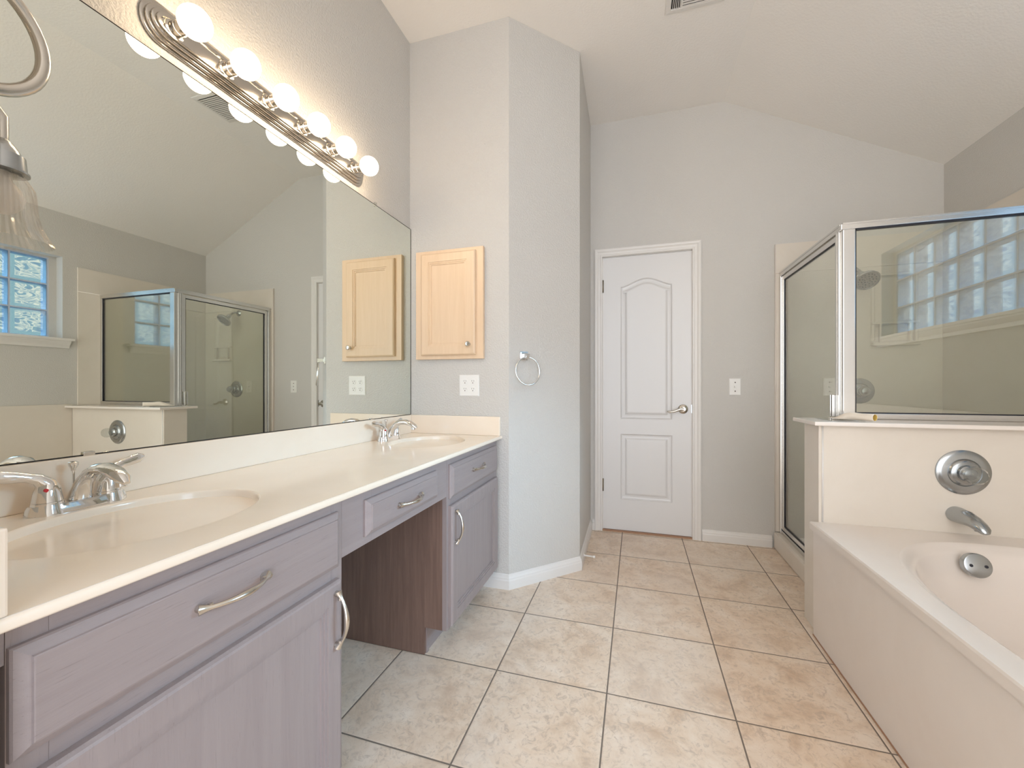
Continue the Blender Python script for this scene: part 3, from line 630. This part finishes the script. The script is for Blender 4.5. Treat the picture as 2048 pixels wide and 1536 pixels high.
# ------------------------------------------------------------------ outlet, switch
ot = thing('outlet_plate', (.367, YC, 1.079), 'white double-gang outlet plate with four sockets under the wall cabinet', 'outlet')
mb = MB(); profile_panel(mb, rect(.309, .425, 1.021, 1.137), [(0, 0), (0, .003), (.004, .006), (.006, .006)], lambda u, v, h: (u, YC-h, v)); mb.build('plate', M['white'], ot)
for ux in (.344, .390):
    for uz in (1.058, 1.100):
        mb = MB(); mb.lathe([(.006, .0165), (.0075, .0160), (.0075, 0)], (ux, YC, uz), (0, -1, 0), 28, xs=1.0); so = mb.build('socket', M['white'], ot)
        mb = MB(); f_ = YC-.0078; mb.box(ux-.0065, ux-.0048, f_-.0004, f_+.001, uz, uz+.008); mb.box(ux+.0048, ux+.0065, f_-.0004, f_+.001, uz, uz+.007); mb.tube([(ux, f_-.0004, uz-.007), (ux, f_+.001, uz-.007)], .0028, 10); mb.build('slots', M['slot'], so)
sw = thing('light_switch', (1.885, YB, 1.07), 'white toggle light switch plate right of the door', 'light switch')
mb = MB(); profile_panel(mb, rect(1.849, 1.921, 1.013, 1.129), [(0, 0), (0, .003), (.004, .006), (.006, .006)], lambda u, v, h: (u, YB-h, v)); mb.build('plate', M['white'], sw)
mb = MB(); mb.box(1.879, 1.891, YB-.018, YB-.006, 1.066, 1.078, .002); mb.build('toggle', M['white'], sw)
for z in (1.041, 1.101):
    mb = MB(); mb.lathe([(0, .0045), (.0015, .004), (.0015, 0)], (1.885, YB-.006, z), (0, -1, 0), 12); mb.build('screw', M['slot'], sw)

# ------------------------------------------------------------------ towel ring on the angled wall
nw = Vector((c45+.012, -c45, 0)).normalized(); tw = Vector((c45, c45, 0)); P = Vector((.6555, 2.142, 0)) 
dd = (Vector((XB-XW, YBB-YC, 0))).normalized(); nw = Vector((dd.y, -dd.x, 0)); P = Vector((XW, YC, 0))+dd*.0905
trg = thing('towel_ring', (P.x, P.y, 1.22), 'chrome towel ring on the angled grey wall', 'towel ring')
def obox(mb, c, ux, uy, uz, a_, b_, h):
    vs_ = [c+ux*(i*a_)+uy*(j*b_)+uz*(k*h) for i in (-1, 1) for j in (-1, 1) for k in (-1, 1)]
    mb.add(vs_, [(0,1,3,2), (4,6,7,5), (0,4,5,1), (2,3,7,6), (0,2,6,4), (1,5,7,3)])
Z = Vector((0, 0, 1)); mb = MB(); c0 = P+Z*1.238
obox(mb, c0+nw*.003, dd, nw, Z, .024, .003, .024); obox(mb, c0+nw*.008, dd, nw, Z, .019, .004, .019); obox(mb, c0+nw*.026, dd, nw, Z, .011, .022, .009); obox(mb, c0+nw*.040-Z*.010, dd, nw, Z, .012, .006, .008); mb.build('mount', M['chrome'], trg)
mb = MB(); rc = c0+nw*.040-Z*.083; mb.tube([rc+dd*(sin(2*pi*k/48)*.074)+Z*(cos(2*pi*k/48)*.074)+nw*(.006*(1-cos(2*pi*k/48))) for k in range(49)], .0042, 12, cap=False); mb.build('ring', M['chrome'], trg)

# ------------------------------------------------------------------ door stop
ds = thing('door_stop', (.925, 2.52, .045), 'small white spring door stop on the baseboard near the door', 'door stop')
mb = MB(); mb.lathe([(0, .010), (.004, .010), (.006, .006)] + [(.006+.003*i, .0055 if i % 2 else .0042) for i in range(1, 19)], (.930, 2.525, .043), (1, -.1, 0), 14); mb.build('spring', M['trim'], ds)
mb = MB(); mb.lathe([(0, .006), (.002, .0075), (.010, .0075), (.012, .006), (.012, 0)], (.990, 2.519, .043), (1, -.1, 0), 14); mb.build('tip', M['white'], ds)

# ------------------------------------------------------------------ ceiling vent
vt = thing('ceiling_vent', (1.52, 2.17, ZC), 'white metal ceiling air register near the vault fold', 'air vent')
VX0, VX1, VY0, VY1 = 1.384, 1.668, 2.028, 2.308
mb = MB(); q = rect(VX0, VX1, VY0, VY1); loops = [[(u, v, ZC-h) for u, v in offset(q, d)] for d, h in ((0, .0005), (0, .003), (.004, .006), (.026, .009), (.028, .004), (.028, .0005))]; mb.loft(loops); mb.box(1.458, 1.466, VY0+.028, VY1-.028, ZC-.008, ZC-.001); mb.build('frame', M['trim'], vt)
mb = MB(); mb.box(VX0+.026, VX1-.026, VY0+.026, VY1-.026, ZC-.0012, ZC-.0004); mb.build('duct_opening', M['dark'], vt)
for i in range(5):
    x = 1.418+i*.0088; MB().box(x, x+.0032, VY0+.028, VY1-.028, ZC-.0085, ZC-.0055).build('slat', M['trim'], vt)
for i in range(15):
    y = VY0+.036+i*.0148; MB().box(1.466, 1.640, y, y+.0085, ZC-.0085, ZC-.0055).build('slat', M['trim'], vt)

# ------------------------------------------------------------------ things lying on the half wall cap
mb = MB(); mb.box(2.035, 2.165, 2.085, 2.235, .9255, .9285, .0008)
tag(mb.build('plastic_tray', M['clear']), 'thin clear plastic sheet on the half wall cap beside the shower post', 'plastic sheet')
# curled paper: a strip whose far end is flat and near end rolls into a tube
mb = MB(); nseg, nu = 30, 24; loops = []
a0, a1 = Vector((2.085, 2.205, .930)), Vector((2.185, 2.060, .930)); ax = (a1-a0).normalized(); side = Vector((-ax.y, ax.x, 0))
for i in range(nseg):
    t_ = i/(nseg-1); k = min(1, max(0, t_/.75)); k = k*k*(3-2*k); turn = .5+5.9*k; r_ = .070/(1+4.0*k)*(.9+.08*k); L = []
    for j in range(nu):
        s_ = (j/(nu-1)-.5); ang = s_*turn; L.append(a0+(a1-a0)*t_+side*(r_*sin(ang)*1.0)+Z*(r_*cos(ang)-r_*cos(min(pi, turn/2))+.0008))
    loops.append(L)
mb.loft(loops, True, closed=False)
pr = mb.build('paper_roll', [M['paper'], M['yellow']]); md = pr.modifiers.new('thick', 'SOLIDIFY'); md.thickness = .0012; md.offset = 1; md.material_offset = 1
tag(pr, 'curled cream paper tube lying on the half wall cap', 'paper roll')
